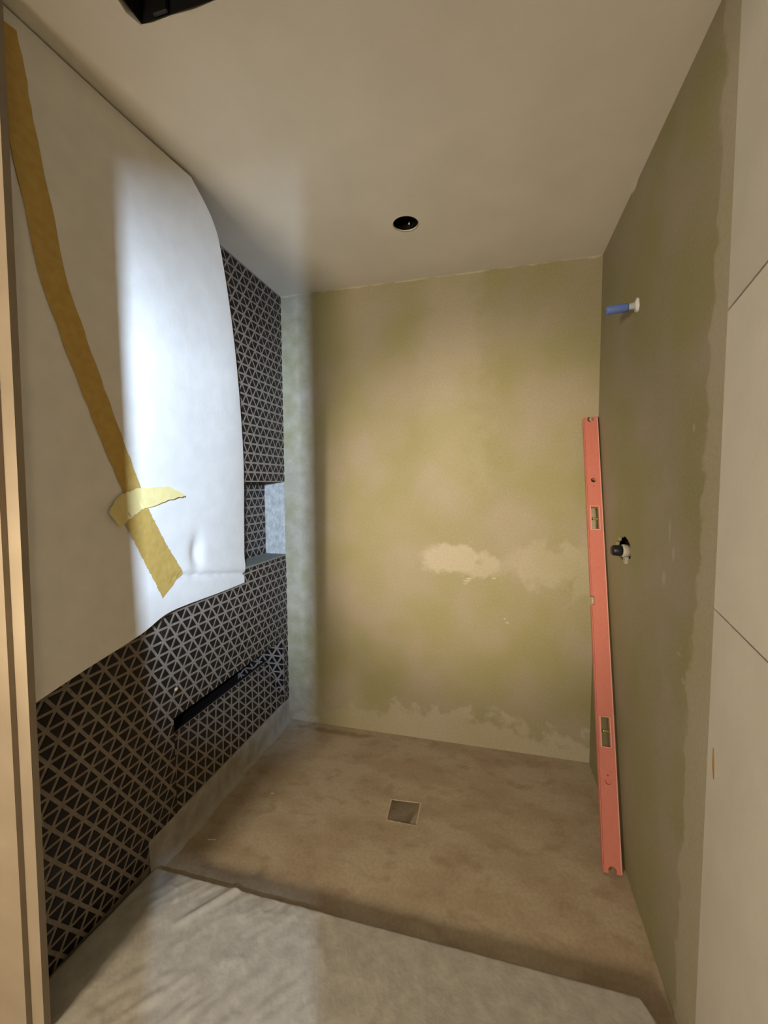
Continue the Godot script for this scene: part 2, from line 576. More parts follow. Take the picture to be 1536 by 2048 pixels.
	structure("wall_left_return", box_mesh(Vector3(-1.0, 0, 1.44), Vector3(-0.35, H + 0.3, 1.54)), white_wall)
	st = start()
	box(st, Vector3(-1.0, 0, 2.50), Vector3(-0.38, H + 0.3, 2.58))
	box(st, Vector3(-0.38, 1.94, 2.50), Vector3(1.05, H + 0.3, 2.58))
	box(st, Vector3(1.05, 0, 2.50), Vector3(1.196, H + 0.3, 2.52))
	box(st, Vector3(1.196, 0, 2.50), Vector3(1.306, 1.295, 2.52))
	box(st, Vector3(1.196, 1.336, 2.50), Vector3(1.306, 1.475, 2.52))  # slots and this bar are added to shape the cool beam
	box(st, Vector3(1.196, 1.70, 2.50), Vector3(1.306, H + 0.3, 2.52))
	box(st, Vector3(1.306, 0, 2.50), Vector3(1.75, H + 0.3, 2.52))
	box(st, Vector3(1.05, 0, 2.52), Vector3(1.07, H + 0.3, 3.0))
	structure("wall_front", done(st), white_wall)
	structure("wall_window", box_mesh(Vector3(1.07, 0, 2.80), Vector3(1.95, H + 0.3, 2.90)), black)
	structure("wall_right_hall", box_mesh(Vector3(1.75, 0, 2.50), Vector3(1.85, H + 0.3, 6.2)), white_wall)
	structure("wall_hall_end", box_mesh(Vector3(-1.0, 0, 6.1), Vector3(1.85, H + 0.3, 6.2)), white_wall)

	# added slot window, unseen: a small glow sized for the cool strip, and its light
	var win := Node3D.new()
	win.name = "added_window_1"
	win.set_meta("kind", "structure")
	win.position = window_at
	add_child(win)
	var added_pane := plain(Color(0.8, 0.88, 1.0), 0.4)
	added_pane.emission_enabled = true
	added_pane.emission = window_color
	added_pane.emission_energy_multiplier = 1.0
	put("added_pane", box_mesh(Vector3(-0.005, -0.06, 0.002), Vector3(0.005, 0.06, 0.006)), added_pane, win)
	st = start()
	box(st, Vector3(-0.03, -0.08, 0.0), Vector3(-0.005, 0.08, 0.012))
	box(st, Vector3(0.005, -0.08, 0.0), Vector3(0.03, 0.08, 0.012))
	put("added_window_frame", done(st), black, win)
	var daylight := AreaLight3D.new()
	daylight.name = "daylight"
	daylight.area_size = Vector2(0.010, 0.12)
	daylight.area_normalize_energy = true
	daylight.light_color = window_color
	daylight.light_energy = window_energy
	daylight.area_range = 9.0
	daylight.area_attenuation = 2.0
	daylight.shadow_enabled = true
	win.add_child(daylight)
	daylight.rotation.y = 0.43

	added_work_lamp(lamp_at, lamp_energy, spot_energy, lamp_color)

	# ---------------------------------------------------------------- things
	floor_cover()
	paper(rng)
	spirit_level()
	drain(drain_quad)
	recessed_light()
	vent()
	supply_stub()
	valve()
	small_things()

# large-format tile over the near part of the side wall, turned a little towards the room
func tiled_wall(behind: Material) -> void:
	var root := Node3D.new()
	root.name = "wall_right_tiled"
	root.set_meta("kind", "structure")
	root.position = Vector3(W, 0, 1.160)
	root.rotation.y = -0.1898
	add_child(root)
	put("wall_core", box_mesh(Vector3(0.0125, 0, 0.004), Vector3(0.06, H + 0.3, 1.40)), plain(Color(0.33, 0.30, 0.26), 0.9), root)
	var rows := [Vector2(0.0, 1.1145), Vector2(1.1175, 1.7475), Vector2(1.7505, H + 0.01)]
	var looks := [mottled(Color(0.77, 0.757, 0.72), Color(0.805, 0.79, 0.757), 0.012, 0.8, 51, 0.45, 0.3), mottled(Color(0.78, 0.767, 0.73), Color(0.815, 0.80, 0.767), 0.012, 0.8, 52, 0.45, 0.3), mottled(Color(0.75, 0.737, 0.70), Color(0.785, 0.77, 0.737), 0.012, 0.8, 53, 0.45, 0.3)]
	for i in 3:
		put("tile", box_mesh(Vector3(0.0, rows[i].x, 0.0), Vector3(0.012, rows[i].y, 1.36), 0.0012), looks[i], root)

func mosaic_wall(grout: Material, mortar: Material, stone: Material) -> void:
	var root := Node3D.new()
	root.name = "wall_left_mosaic"
	root.set_meta("kind", "structure")
	add_child(root)
	var near := 1.515
	var sill := 0.988
	var head := 1.407
	var lip := 0.507
	var deep := 0.126
	var niche_end := 0.66
	var slot_end := 0.918
	var slot_from := 0.055
	var foot := 0.13
	var st := start()
	box(st, Vector3(-0.30, head, -0.1), Vector3(0, H + 0.3, near), 0.0)
	box(st, Vector3(-0.30, lip, -0.1), Vector3(0, sill, near), 0.0)
	box(st, Vector3(-0.30, sill, niche_end), Vector3(0, head, near), 0.0)
	box(st, Vector3(-0.30, sill, -0.1), Vector3(-deep, head, niche_end), 0.0)
	box(st, Vector3(-0.30, -0.05, slot_end), Vector3(0, lip, near), 0.0)
	box(st, Vector3(-0.30, -0.05, -0.1), Vector3(0, foot, slot_end), 0.0)
	# the slot: its back leans out to the foot of the wall
	var ledge := Vector2(-0.105, 0.368)
	quad(st, Vector3(ledge.x, ledge.y, slot_from), Vector3(0, foot, slot_from), Vector3(0, foot, slot_end), Vector3(ledge.x, ledge.y, slot_end))
	box(st, Vector3(-0.30, foot, -0.1), Vector3(0, lip, slot_from))
	box(st, Vector3(-0.38, foot - 0.05, -0.1), Vector3(-0.305, lip + 0.05, slot_end))
	put("grout_bed", done(st), grout, root)
	# hollow behind the leaning panel; its shade is put into the dark colour
	st = start()
	var back := ledge.x - 0.018
	quad(st, Vector3(back, ledge.y, slot_from), Vector3(ledge.x, ledge.y, slot_from), Vector3(ledge.x, ledge.y, slot_end), Vector3(back, ledge.y, slot_end))
	quad(st, Vector3(back, foot, slot_from), Vector3(back, ledge.y, slot_from), Vector3(back, ledge.y, slot_end), Vector3(back, foot, slot_end))
	quad(st, Vector3(-0.303, foot, slot_end), Vector3(-0.303, foot, slot_from), Vector3(-0.303, lip, slot_from), Vector3(-0.303, lip, slot_end))
	quad(st, Vector3(-0.303, lip - 0.001, slot_from), Vector3(-0.003, lip - 0.001, slot_from), Vector3(-0.003, lip - 0.001, slot_end), Vector3(-0.303, lip - 0.001, slot_end))
	put("slot_hollow_shade", done(st), plain(Color(0.15, 0.12, 0.11), 0.9, 0.2), root)
	# bare mortar on the end of the niche, stone sill
	st = start()
	var rough := noise_of(71, 26.0, 3)
	for i in 10:
		for j in 22:
			var p: Array[Vector3] = []
			for e: Array in [[i, j], [i + 1, j], [i + 1, j + 1], [i, j + 1]]:
				var x := -deep + deep * float(e[0]) / 10
				var y := sill + (head - sill) * float(e[1]) / 22
				p.append(Vector3(x, y, 0.002 + 0.004 * rough.get_noise_2d(x, y)))
			quad(st, p[0], p[1], p[2], p[3])
	put("niche_end", done(st), mortar, root)
	put("niche_sill", box_mesh(Vector3(-deep, sill - 0.004, 0.004), Vector3(0.0012, sill + 0.004, niche_end), 0.001), stone, root)

	# the little triangles
	var looks: Array[Material] = []
	for c: Color in [Color(0.085, 0.068, 0.062), Color(0.105, 0.082, 0.072), Color(0.075, 0.062, 0.062), Color(0.135, 0.115, 0.100)]:
		looks.append(plain(c, 0.45, 0.4))
	var shapes := [triangle_mesh(true, 0.0048), triangle_mesh(false, 0.0048)]
	var rng := RandomNumberGenerator.new()
	rng.seed = 77
	var cells: Array = []   # [nearness, transform, up, look]
	var eye := Vector3(1.1774, 1.3925, 2.23)
	# faces: origin, along z, up, rows from y0, phase, extent
	var flat := {"o": Vector3.ZERO, "up": Vector3(0, 1, 0), "out": Vector3(1, 0, 0)}
	var sloped := {"o": Vector3(0, foot, 0), "up": Vector3(ledge.x, ledge.y - foot, 0).normalized(), "out": Vector3(ledge.y - foot, -ledge.x, 0).normalized()}
	var recessed := {"o": Vector3(-deep, 0, 0), "up": Vector3(0, 1, 0), "out": Vector3(1, 0, 0)}
	var returned := {"o": Vector3(0, 0, slot_from), "up": Vector3(0, 1, 0), "out": Vector3(0, 0, 1), "run": Vector3(-1, 0, 0)}
	var panel := Vector2(ledge.x, ledge.y - foot).length()
	var g := 0.002
	# each field: its plane, a point of its lattice (z, y), and its outline in (z, y)
	var fields := [
		[flat, Vector2(0.829, 0.82), PackedVector2Array([Vector2(g, foot + g), Vector2(slot_from - g, foot + g), Vector2(slot_from - g, lip + g), Vector2(slot_end + g, lip + g), Vector2(slot_end + g, foot + g), Vector2(1.062, foot + g), Vector2(1.062, 0.048), Vector2(near - g, 0.048), Vector2(near - g, sill - 0.006), Vector2(g, sill - 0.006)])],
		[flat, Vector2(0.033, 1.4085), PackedVector2Array([Vector2(g, head + g), Vector2(near - g, head + g), Vector2(near - g, H - g), Vector2(g, H - g)])],
		[flat, Vector2(0.033, 1.363), PackedVector2Array([Vector2(niche_end + g, sill + g), Vector2(near - g, sill + g), Vector2(near - g, head - g), Vector2(niche_end + g, head - g)])],
		[recessed, Vector2(0.05, 1.363), PackedVector2Array([Vector2(0.008, sill + 0.006), Vector2(niche_end - g, sill + 0.006), Vector2(niche_end - g, head - g), Vector2(0.008, head - g)])],
		[returned, Vector2(0.010, 0.402), PackedVector2Array([Vector2(g, foot + g), Vector2(0.30, foot + g), Vector2(0.30, lip - g), Vector2(g, lip - g)])],
		[sloped, Vector2(0.02, 0.0), PackedVector2Array([Vector2(slot_from + g, g), Vector2(slot_end - g, g), Vector2(slot_end - g, panel - g), Vector2(slot_from + g, panel - g)])],
	]
	for f: Array in fields:
		var plane: Dictionary = f[0]
		var run: Vector3 = plane.get("run", Vector3(0, 0, 1))
		var basis_of := Basis(plane.out, plane.up, run)
		var region: PackedVector2Array = f[2]
		for r in range(-45, 60):
			var y0: float = (f[1] as Vector2).y + r * ROW
			for k in range(-60, 60):
				var up := posmod(k, 2) == 0
				var z: float = (f[1] as Vector2).x + (k + 1) * SIDE / 2.0 + (SIDE / 2.0 if posmod(r, 2) == 1 else 0.0)
				if z < -0.05 or z > near + 0.05 or y0 < -0.1 or y0 > H:
					continue
				var corners := outline_of(up, 0.0048)
				var base := Vector2(z, y0 if up else y0 + ROW)
				var moved := PackedVector2Array()
				for q in corners:
					moved.append(q + base)
				var clipped := Geometry2D.intersect_polygons(moved, region)
				if clipped.is_empty():
					continue
				var kept: PackedVector2Array = clipped[0]
				var part := area_of(kept) / area_of(moved)
				if part < 0.07:
					continue
				var at: Vector3 = plane.o + (plane.up as Vector3) * base.y + run * base.x
				at += (plane.out as Vector3) * 0.0004 * rng.randf_range(-1, 1)
				var shape: Mesh = shapes[0 if up else 1]
				if part < 0.999:
					for q in kept.size():
						kept[q] -= base
					shape = cut_tile(kept)
				var shown := at.y < 0.93 or at.z < 0.50
				cells.append([at.distance_to(eye) + (0.0 if shown else 50.0), Transform3D(basis_of, at), shape, rng.randi() % 8])
	cells.sort_custom(func(a: Array, b: Array) -> bool: return a[0] < b[0])
	var rest := [[], [], [], []]
	for i in cells.size():
		var look: int = [0, 0, 0, 1, 1, 2, 2, 3][cells[i][3]]
		if i < 300:
			var o := put("triangle_tile", cells[i][2], looks[look], root)
			o.transform = cells[i][1]
		else:
			rest[look].append(cells[i])
	# the ones past the three hundred largest, joined: a single mesh of four surfaces
	var joined := ArrayMesh.new()
	for look in 4:
		var s := SurfaceTool.new()
		for c: Array in rest[look]:
			s.append_from(c[2], 0, c[1])
		s.set_material(looks[look])
		s.commit(joined)
	var all := MeshInstance3D.new()
	all.name = "small_triangle_tiles"
	all.mesh = joined
	all.set_meta("kind", "stuff")
	root.add_child(all)

func outline_of(up: bool, inset: float) -> PackedVector2Array:   # (z, y), from the middle of the base
	var s := 1.0 if up else -1.0
	var out := PackedVector2Array([Vector2(SIDE / 2, 0), Vector2(0, ROW * s), Vector2(-SIDE / 2, 0)])
	var mid := (out[0] + out[1] + out[2]) / 3.0
	for i in 3:
		out[i] = mid + (out[i] - mid) * (1.0 - inset / (ROW / 3.0))
	return out

func area_of(p: PackedVector2Array) -> float:
	var a := 0.0
	for i in p.size():
		a += p[i].cross(p[(i + 1) % p.size()])
	return absf(a) / 2.0

func cut_tile(p: PackedVector2Array) -> ArrayMesh:   # a tile cut along an edge of the wall
	var st := start()
	var h := 0.0026
	if Geometry2D.is_polygon_clockwise(p):
		p.reverse()
	var ids := Geometry2D.triangulate_polygon(p)
	for t in range(0, ids.size(), 3):
		var a := p[ids[t]]
		var b := p[ids[t + 1]]
		var c := p[ids[t + 2]]
		if (b - a).cross(c - a) > 0.0:
			var e := b
			b = c
			c = e
		tri(st, Vector3(h, a.y, a.x), Vector3(h, b.y, b.x), Vector3(h, c.y, c.x))
	for i in p.size():
		var a := p[i]
		var b := p[(i + 1) % p.size()]
		quad(st, Vector3(0, b.y, b.x), Vector3(0, a.y, a.x), Vector3(h, a.y, a.x), Vector3(h, b.y, b.x))
	return done(st)

# thick cover sheet on the bathroom floor, ending in a rounded wavy edge at the shower pan
func floor_cover() -> void:
	var wrinkle := noise_of(81, 1.0, 3)
	var small := noise_of(82, 1.0, 2)
	var wavy := noise_of(83, 9.0, 4)
	var nx := 230
	var nz := 170
	var st := start(true)
	var grid: Array = []
	for i in nx + 1:
		var row := PackedVector3Array()
		for j in nz + 1:
			var u := float(i) / nx
			var t := float(j) / nz
			var z := 1.058 + 1.45 * t * t * 0.6 + 1.45 * t * 0.4
			var left := maxf(0.004, 0.030 - 0.075 * (z - 1.058))
			var right := 1.562 + 0.030 * smoothstep(1.05, 1.13, z) - 0.055 * (1.0 - smoothstep(1.058, 1.062, z)) - 0.19 * maxf(0.0, z - 1.25)
			var x := lerpf(left, right, u)
			z += 0.010 * wavy.get_noise_2d(x, 0.0) * (1.0 - smoothstep(1.05, 1.12, z)) + 0.006 * sin(x * 3.0) * (1.0 - smoothstep(1.05, 1.12, z))
			# distance from the free edges
			var edge := minf((z - 1.058) / 0.016, minf(u * (right - left) / 0.010, (1.0 - u) * (right - left) / 0.016))
			edge = clampf(edge, 0.0, 1.0)
			var y := 0.055 * sqrt(1.0 - (1.0 - edge) * (1.0 - edge))
			var a := Vector2(x, z).rotated(0.94)   # creases run away to the right
			var ridge := 1.0 - absf(wrinkle.get_noise_2d(a.x * 2.6, a.y * 5.0)) * 2.0
			var fine := small.get_noise_2d(a.x * 5.0, a.y * 26.0)
			var where := 1.0 - 0.75 * smoothstep(0.45, 1.0, x)
			y += edge * (0.0022 * where * pow(clampf(ridge, 0.0, 1.0), 6.0) + 0.0040 * where * fine * clampf(0.5 + 1.6 * wavy.get_noise_2d(x * 0.35 + 5.0, z * 0.5), 0.0, 1.0) + 0.0012 * wavy.get_noise_2d(x * 0.6, z * 0.6))
			# one clear fold near the edge
			var d := (Vector2(x, z) - Vector2(0.36, 1.07)).dot(Vector2(0.80, 0.60))
			var s := (Vector2(x, z) - Vector2(0.36, 1.07)).dot(Vector2(-0.60, 0.80))
			y += edge * 0.010 * exp(-pow(d / 0.012, 2.0)) * smoothstep(-0.06, 0.0, s) * (1.0 - smoothstep(0.12, 0.22, s))
			row.append(Vector3(x, y + 0.0005, z))
		grid.append(row)
	for i in nx:
		for j in nz:
			quad(st, grid[i][j], grid[i][j + 1], grid[i + 1][j + 1], grid[i + 1][j])
	var m := mottled(Color(0.585, 0.57, 0.54), Color(0.675, 0.66, 0.625), 0.02, 1.6, 85, 0.75, 0.5, 0.3)
	tag(put("floor_cover", done(st), m), "crumpled off-white protective sheet covering the floor in front of the shower pan", "floor cover")

func paper(rng: RandomNumberGenerator) -> void:
	var st := start(true)
	var nu := 90
	var nv := 130
	var grid: Array = []
	for i in nu + 1:
		var row := PackedVector3Array()
		for j in nv + 1:
			row.append(paper_at(float(i) / nu, float(j) / nv))
		grid.append(row)
	for i in nu:
		for j in nv:
			quad(st, grid[i][j], grid[i][j + 1], grid[i + 1][j + 1], grid[i + 1][j])
	var m := mottled(Color(0.86, 0.85, 0.83), Color(0.90, 0.89, 0.87), 0.02, 1.0, 91, 0.8, 0.15, 0.25)
	tag(put("paper_sheet", done(st), m), "large loose white paper sheet hanging in front of the mosaic wall", "paper sheet")
	var yellow := mottled(Color(0.69, 0.565, 0.28), Color(0.75, 0.635, 0.37), 0.02, 3.0, 93, 0.6)
	var pale := mottled(Color(0.85, 0.78, 0.52), Color(0.88, 0.82, 0.60), 0.02, 3.0, 95, 0.6)
	var upper := [Vector4(1.476, 2.400, 0.024, 0), Vector4(1.452, 2.180, 0.033, 0), Vector4(1.400, 1.890, 0.034, 0), Vector4(1.319, 1.671, 0.034, 0), Vector4(1.246, 1.494, 0.033, 0), Vector4(1.176, 1.345, 0.031, 0)]
	tag(put("tape_strip", tape(upper, 0.004, rng), yellow), "long yellow tape strip running down the white paper from the casing", "tape", "yellow tape on the paper")
	var lower := [Vector4(1.200, 1.340, 0.046, 0.0012), Vector4(1.145, 1.255, 0.050, 0.0012), Vector4(1.088, 1.170, 0.054, 0.0012), Vector4(1.036, 1.098, 0.058, 0.0018), Vector4(1.000, 1.045, 0.060, 0.0022)]
	tag(put("tape_strip", tape(lower, 0.006, rng), yellow), "short wide yellow tape strip near the paper's lower edge, below the peeling flap", "tape", "yellow tape on the paper")
	var flap := [Vector4(1.262, 1.296, 0.030, 0.008), Vector4(1.220, 1.330, 0.040, 0.003), Vector4(1.165, 1.352, 0.033, 0.0026), Vector4(1.105, 1.358, 0.029, 0.008), Vector4(1.050, 1.366, 0.022, 0.014), Vector4(0.972, 1.357, 0.002, 0.020)]
	tag(put("tape_flap", tape(flap, 0.0, rng), pale), "pale yellow tape flap peeling sideways from the paper with a pointed tip", "tape", "yellow tape on the paper")

func spirit_level() -> void:
	# axes: along it (down), across it (x), out of its face
	var top := Vector3(1.601, 1.700, 0.027)
	var foot := Vector3(1.591, 0.012, 0.652)
	var down := (foot - top).normalized()
	var across := Vector3(1, 0, 0)
	var out := across.cross(-down).normalized()
	across = (-down).cross(out).normalized()
	var root := thing("spirit_level", foot, "long coral orange spirit level leaning in the corner beside the greenboard side wall", "level")
	root.basis = Basis(across, -down, out)
	var length := top.distance_to(foot)
	var half := 0.0295
	var thick := 0.024
	var paint := mottled(Color(0.715, 0.420, 0.370), Color(0.745, 0.455, 0.405), 0.02, 4.0, 101, 0.5, 0.3)
	var worn := plain(Color(0.78, 0.58, 0.52), 0.6)
	var body := CSGCombiner3D.new()
	body.name = "body"
	body.material_override = paint
	root.add_child(body)
	var bar := CSGBox3D.new()
	bar.name = "bar"
	bar.size = Vector3(half * 2, length, thick)
	bar.position = Vector3(0, length / 2, -thick / 2)
	body.add_child(bar)
	var cut := func(called: String, at: float, size: Vector3, x := 0.0, z := -0.012) -> void:
		var c := CSGBox3D.new()
		c.name = called
		c.operation = CSGShape3D.OPERATION_SUBTRACTION
		c.size = size
		c.position = Vector3(x, length - at, z)
		body.add_child(c, true)
	cut.call("window_cut", 0.490, Vector3(0.031, 0.100, 0.06))
	cut.call("window_cut", 1.342, Vector3(0.031, 0.106, 0.06))
	cut.call("notch_cut", 0.848, Vector3(0.022, 0.034, 0.06), -half)
	for p: Array in [[0.315, 0.011, 0.06], [0.343, 0.0032, 0.02], [1.489, 0.0042, 0.02], [1.512, 0.010, 0.02], [0.012, 0.014, 0.06], [1.792, 0.014, 0.06]]:
		var c := CSGCylinder3D.new()
		c.name = "hole_cut"
		c.operation = CSGShape3D.OPERATION_SUBTRACTION
		c.radius = p[1]
		c.height = p[2]
		c.sides = 20
		c.rotation.x = PI / 2
		c.position = Vector3(0, length - float(p[0]), -0.012 if float(p[2]) > 0.03 else 0.004)
		body.add_child(c, true)
	# milled edge rails, lighter where the paint is worn
	for s: float in [-1.0, 1.0]:
		put("edge_rail", box_mesh(Vector3(s * half - 0.0022, 0.004, -thick), Vector3(s * half + 0.0022, length - 0.004, 0.0014), 0.001) if s > 0 else two_rails(half, length, thick), worn if s > 0 else paint, root)
	# rims of the two windows
	for at: float in [0.490, 1.342]:
		var st := start()
		for s: float in [-1.0, 1.0]:
			box(st, Vector3(s * 0.0175 - 0.0028, length - at - 0.055, -0.004), Vector3(s * 0.0175 + 0.0028, length - at + 0.055, 0.0018), 0.0008)
			box(st, Vector3(-0.0185, length - at + s * 0.0535 - 0.0022, -0.004), Vector3(0.0185, length - at + s * 0.0535 + 0.0022, 0.0018), 0.0008)
		put("window_rim", done(st), worn, root)
	# vials
	var glass := plain(Color(0.45, 0.46, 0.24, 1.0), 0.15, 0.6)
	for at: float in [0.490, 1.342]:
		put("vial", lathe(PackedVector2Array([Vector2(0, 0), Vector2(0.0055, 0.002), Vector2(0.006, 0.028), Vector2(0.0055, 0.033), Vector2(0, 0.035)]), Vector3(-0.0165, length - at, -0.018), Vector3(1, 0, 0), 14), glass, root)
	put("vial", lathe(PackedVector2Array([Vector2(0, 0), Vector2(0.005, 0.002), Vector2(0.0055, 0.028), Vector2(0.005, 0.031), Vector2(0, 0.033)]), Vector3(-half + 0.007, length - 0.848 - 0.0165, -0.012), Vector3(0, 1, 0), 14), plain(Color(0.62, 0.60, 0.50), 0.2), root)

func two_rails(half: float, length: float, thick: float) -> ArrayMesh:   # the rail on the notched edge is broken by the notch
	var st := start()
	box(st, Vector3(-half - 0.0022, 0.004, -thick), Vector3(-half + 0.0022, length - 0.866, 0.0014), 0.001)
	box(st, Vector3(-half - 0.0022, length - 0.830, -thick), Vector3(-half + 0.0022, length - 0.004, 0.0014), 0.001)
	return done(st)

func drain(corners: PackedVector2Array) -> void:
	var root := thing("shower_drain", Vector3(0.812, 0, 0.538), "square sunken drain in the middle of the brown shower pan", "drain")
	var m := mottled(Color(0.40, 0.345, 0.265), Color(0.47, 0.405, 0.32), 0.03, 5.0, 111, 0.8, 1.0)
	var st := start()
	var c := Vector2(0.812, 0.538)
	var p: Array[Vector3] = []
	for q in corners:
		p.append(Vector3(q.x - c.x, -0.0115, q.y - c.y))
	quad(st, p[0], p[1], p[2], p[3])
	put("drain_cover", done(st), m, root)
	# torn edge of the membrane standing up round it
	st = start(true)
	var lip := noise_of(113, 40.0, 2)
	for i in 4:
		var a := corners[i] - c
		var b := corners[(i + 1) % 4] - c
		var n := 10
		for k in n:
			var e := a.lerp(b, float(k) / n)
			var f := a.lerp(b, float(k + 1) / n)
			var h0 := 0.0022 + 0.003 * lip.get_noise_2d(e.x, e.y)
			var h1 := 0.0022 + 0.003 * lip.get_noise_2d(f.x, f.y)
			var ei := e * 1.10
			var fi := f * 1.10
			quad(st, Vector3(e.x, -0.004, e.y), Vector3(e.x, h0, e.y), Vector3(f.x, h1, f.y), Vector3(f.x, -0.004, f.y))
			quad(st, Vector3(e.x, h0, e.y), Vector3(ei.x, 0.0003, ei.y), Vector3(fi.x, 0.0003, fi.y), Vector3(f.x, h1, f.y))
	put("membrane_edge", done(st), mottled(Color(0.70, 0.63, 0.53), Color(0.78, 0.71, 0.61), 0.03, 5.0, 115, 0.7), root)

func recessed_light() -> void:
	var root := thing("recessed_light_housing", Vector3(0.812, H, 0.470), "empty black round recessed light opening in the ceiling", "light fitting")
	put("can", lathe(PackedVector2Array([Vector2(0.0500, 0.0045), Vector2(0.0495, 0.07), Vector2(0.046, 0.135), Vector2(0.02, 0.15), Vector2(0.0001, 0.152)]), Vector3.ZERO, Vector3.UP, 36), plain(Color(0.035, 0.03, 0.028), 0.5), root)
	put("rim_ring", lathe(PackedVector2Array([Vector2(0.0502, 0.0), Vector2(0.0522, -0.0012), Vector2(0.0512, 0.004)]), Vector3.ZERO, Vector3.UP, 36), plain(Color(0.60, 0.57, 0.50), 0.6), root)
	put("socket", lathe(PackedVector2Array([Vector2(0.0001, 0.06), Vector2(0.010, 0.062), Vector2(0.013, 0.075), Vector2(0.014, 0.11), Vector2(0.012, 0.15)]), Vector3(0.012, 0, -0.018), Vector3.UP, 16), plain(Color(0.08, 0.07, 0.06), 0.35), root)
	put("glint_bead", lathe(PackedVector2Array([Vector2(0.0001, 0.014), Vector2(0.003, 0.015), Vector2(0.0042, 0.019), Vector2(0.0036, 0.023), Vector2(0.0001, 0.0235)]), Vector3(0.008, 0, -0.033), Vector3.UP, 12), plain(Color(0.9, 0.88, 0.85), 0.25, 0.5, 0.6), root)  # bright bead added low in the can to stand in for a glint
	put("glint_stem", lathe(PackedVector2Array([Vector2(0.002, 0.0236), Vector2(0.002, 0.14)]), Vector3(0.008, 0, -0.033), Vector3.UP, 10), plain(Color(0.03, 0.03, 0.03), 0.5), root)  # dark stem added to carry the glint bead
	put("clip", box_mesh(Vector3(0.030, 0.02, -0.010), Vector3(0.046, 0.055, 0.010), 0.002), plain(Color(0.20, 0.15, 0.11), 0.5), root)

func vent() -> void:
	var root := thing("ceiling_vent_box", Vector3(0.52, H, 1.48), "dark open vent box in the ceiling near the top of the paper", "vent")
	var st := start()
	var lo := Vector3(-0.1365, 0.003, -0.1215)
	var hi := Vector3(0.137, 0.22, 0.119)
	quad(st, Vector3(lo.x, lo.y, lo.z), Vector3(hi.x, lo.y, lo.z), Vector3(hi.x, hi.y, lo.z), Vector3(lo.x, hi.y, lo.z))
	quad(st, Vector3(lo.x, lo.y, hi.z), Vector3(lo.x, lo.y, lo.z), Vector3(lo.x, hi.y, lo.z), Vector3(lo.x, hi.y, hi.z))
	quad(st, Vector3(hi.x, lo.y, hi.z), Vector3(lo.x, lo.y, hi.z), Vector3(lo.x, hi.y, hi.z), Vector3(hi.x, hi.y, hi.z))
	quad(st, Vector3(hi.x, lo.y, lo.z), Vector3(hi.x, lo.y, hi.z), Vector3(hi.x, hi.y, hi.z), Vector3(hi.x, hi.y, lo.z))
	quad(st, Vector3(lo.x, hi.y, lo.z), Vector3(hi.x, hi.y, lo.z), Vector3(hi.x, hi.y, hi.z), Vector3(lo.x, hi.y, hi.z))
	put("housing", done(st), plain(Color(0.13, 0.13, 0.135), 0.5, 0.5, 0.3), root)
	put("duct_collar", lathe(PackedVector2Array([Vector2(0.052, 0.0), Vector2(0.054, 0.03), Vector2(0.048, 0.034), Vector2(0.048, 0.004), Vector2(0.0001, 0.002)]), Vector3(0.0, 0.212, 0.0), Vector3.DOWN, 24), plain(Color(0.02, 0.02, 0.02), 0.6), root)
	put("mounting_tab", box_mesh(Vector3(-0.10, 0.004, -0.1210), Vector3(-0.06, 0.05, -0.112), 0.003), plain(Color(0.10, 0.10, 0.10), 0.5), root)

func supply_stub() -> void:
	var at := Vector3(W, 2.000, 0.545)
	var root := thing("shower_arm_stub", at, "short blue capped pipe stub sticking out high on the greenboard side wall", "pipe")
	var dir := Vector3(-1.0, -0.075, 0.02)
	put("escutcheon", lathe(PackedVector2Array([Vector2(0.024, -0.004), Vector2(0.023, 0.003), Vector2(0.014, 0.007), Vector2(0.012, 0.009)]), Vector3.ZERO, dir, 20, true, 0.12), plain(Color(0.80, 0.80, 0.80), 0.5), root)
	put("pipe", lathe(PackedVector2Array([Vector2(0.011, 0.004), Vector2(0.0125, 0.012), Vector2(0.011, 0.022), Vector2(0.012, 0.034), Vector2(0.0001, 0.036)]), Vector3.ZERO, dir, 16, true, 0.06), plain(Color(0.66, 0.68, 0.72), 0.4), root)
	put("cap", lathe(PackedVector2Array([Vector2(0.0001, 0.0300), Vector2(0.0135, 0.0302), Vector2(0.0145, 0.034), Vector2(0.0145, 0.094), Vector2(0.0125, 0.098), Vector2(0.0001, 0.0985)]), Vector3.ZERO, dir, 20), plain(Color(0.36, 0.45, 0.72), 0.45), root)

func valve() -> void:
	var root := thing("shower_valve", Vector3(W, 1.143, 0.505), "dark shower valve stub in a rough hole beside the spirit level", "valve")
	var dir := Vector3(-1.0, 0.03, 0.12)
	put("valve_body", lathe(PackedVector2Array([Vector2(0.0001, -0.075), Vector2(0.030, -0.07), Vector2(0.032, -0.02), Vector2(0.022, -0.012), Vector2(0.0001, -0.011)]), Vector3.ZERO, dir, 24), plain(Color(0.10, 0.085, 0.06), 0.6), root)
	put("collar", lathe(PackedVector2Array([Vector2(0.0001, -0.015), Vector2(0.0225, -0.012), Vector2(0.0235, 0.012), Vector2(0.021, 0.017), Vector2(0.0001, 0.018)]), Vector3.ZERO, dir, 24, true, 0.02), plain(Color(0.62, 0.60, 0.55), 0.45), root)
	put("cartridge_cap", lathe(PackedVector2Array([Vector2(0.0001, 0.014), Vector2(0.0195, 0.015), Vector2(0.0205, 0.024), Vector2(0.019, 0.046), Vector2(0.015, 0.050), Vector2(0.0001, 0.051)]), Vector3.ZERO, dir, 24), plain(Color(0.085, 0.09, 0.105), 0.4), root)
	put("stop_tab", box_mesh(Vector3(-0.010, -0.046, -0.002), Vector3(0.004, -0.018, 0.024), 0.002), plain(Color(0.55, 0.53, 0.50), 0.5), root)

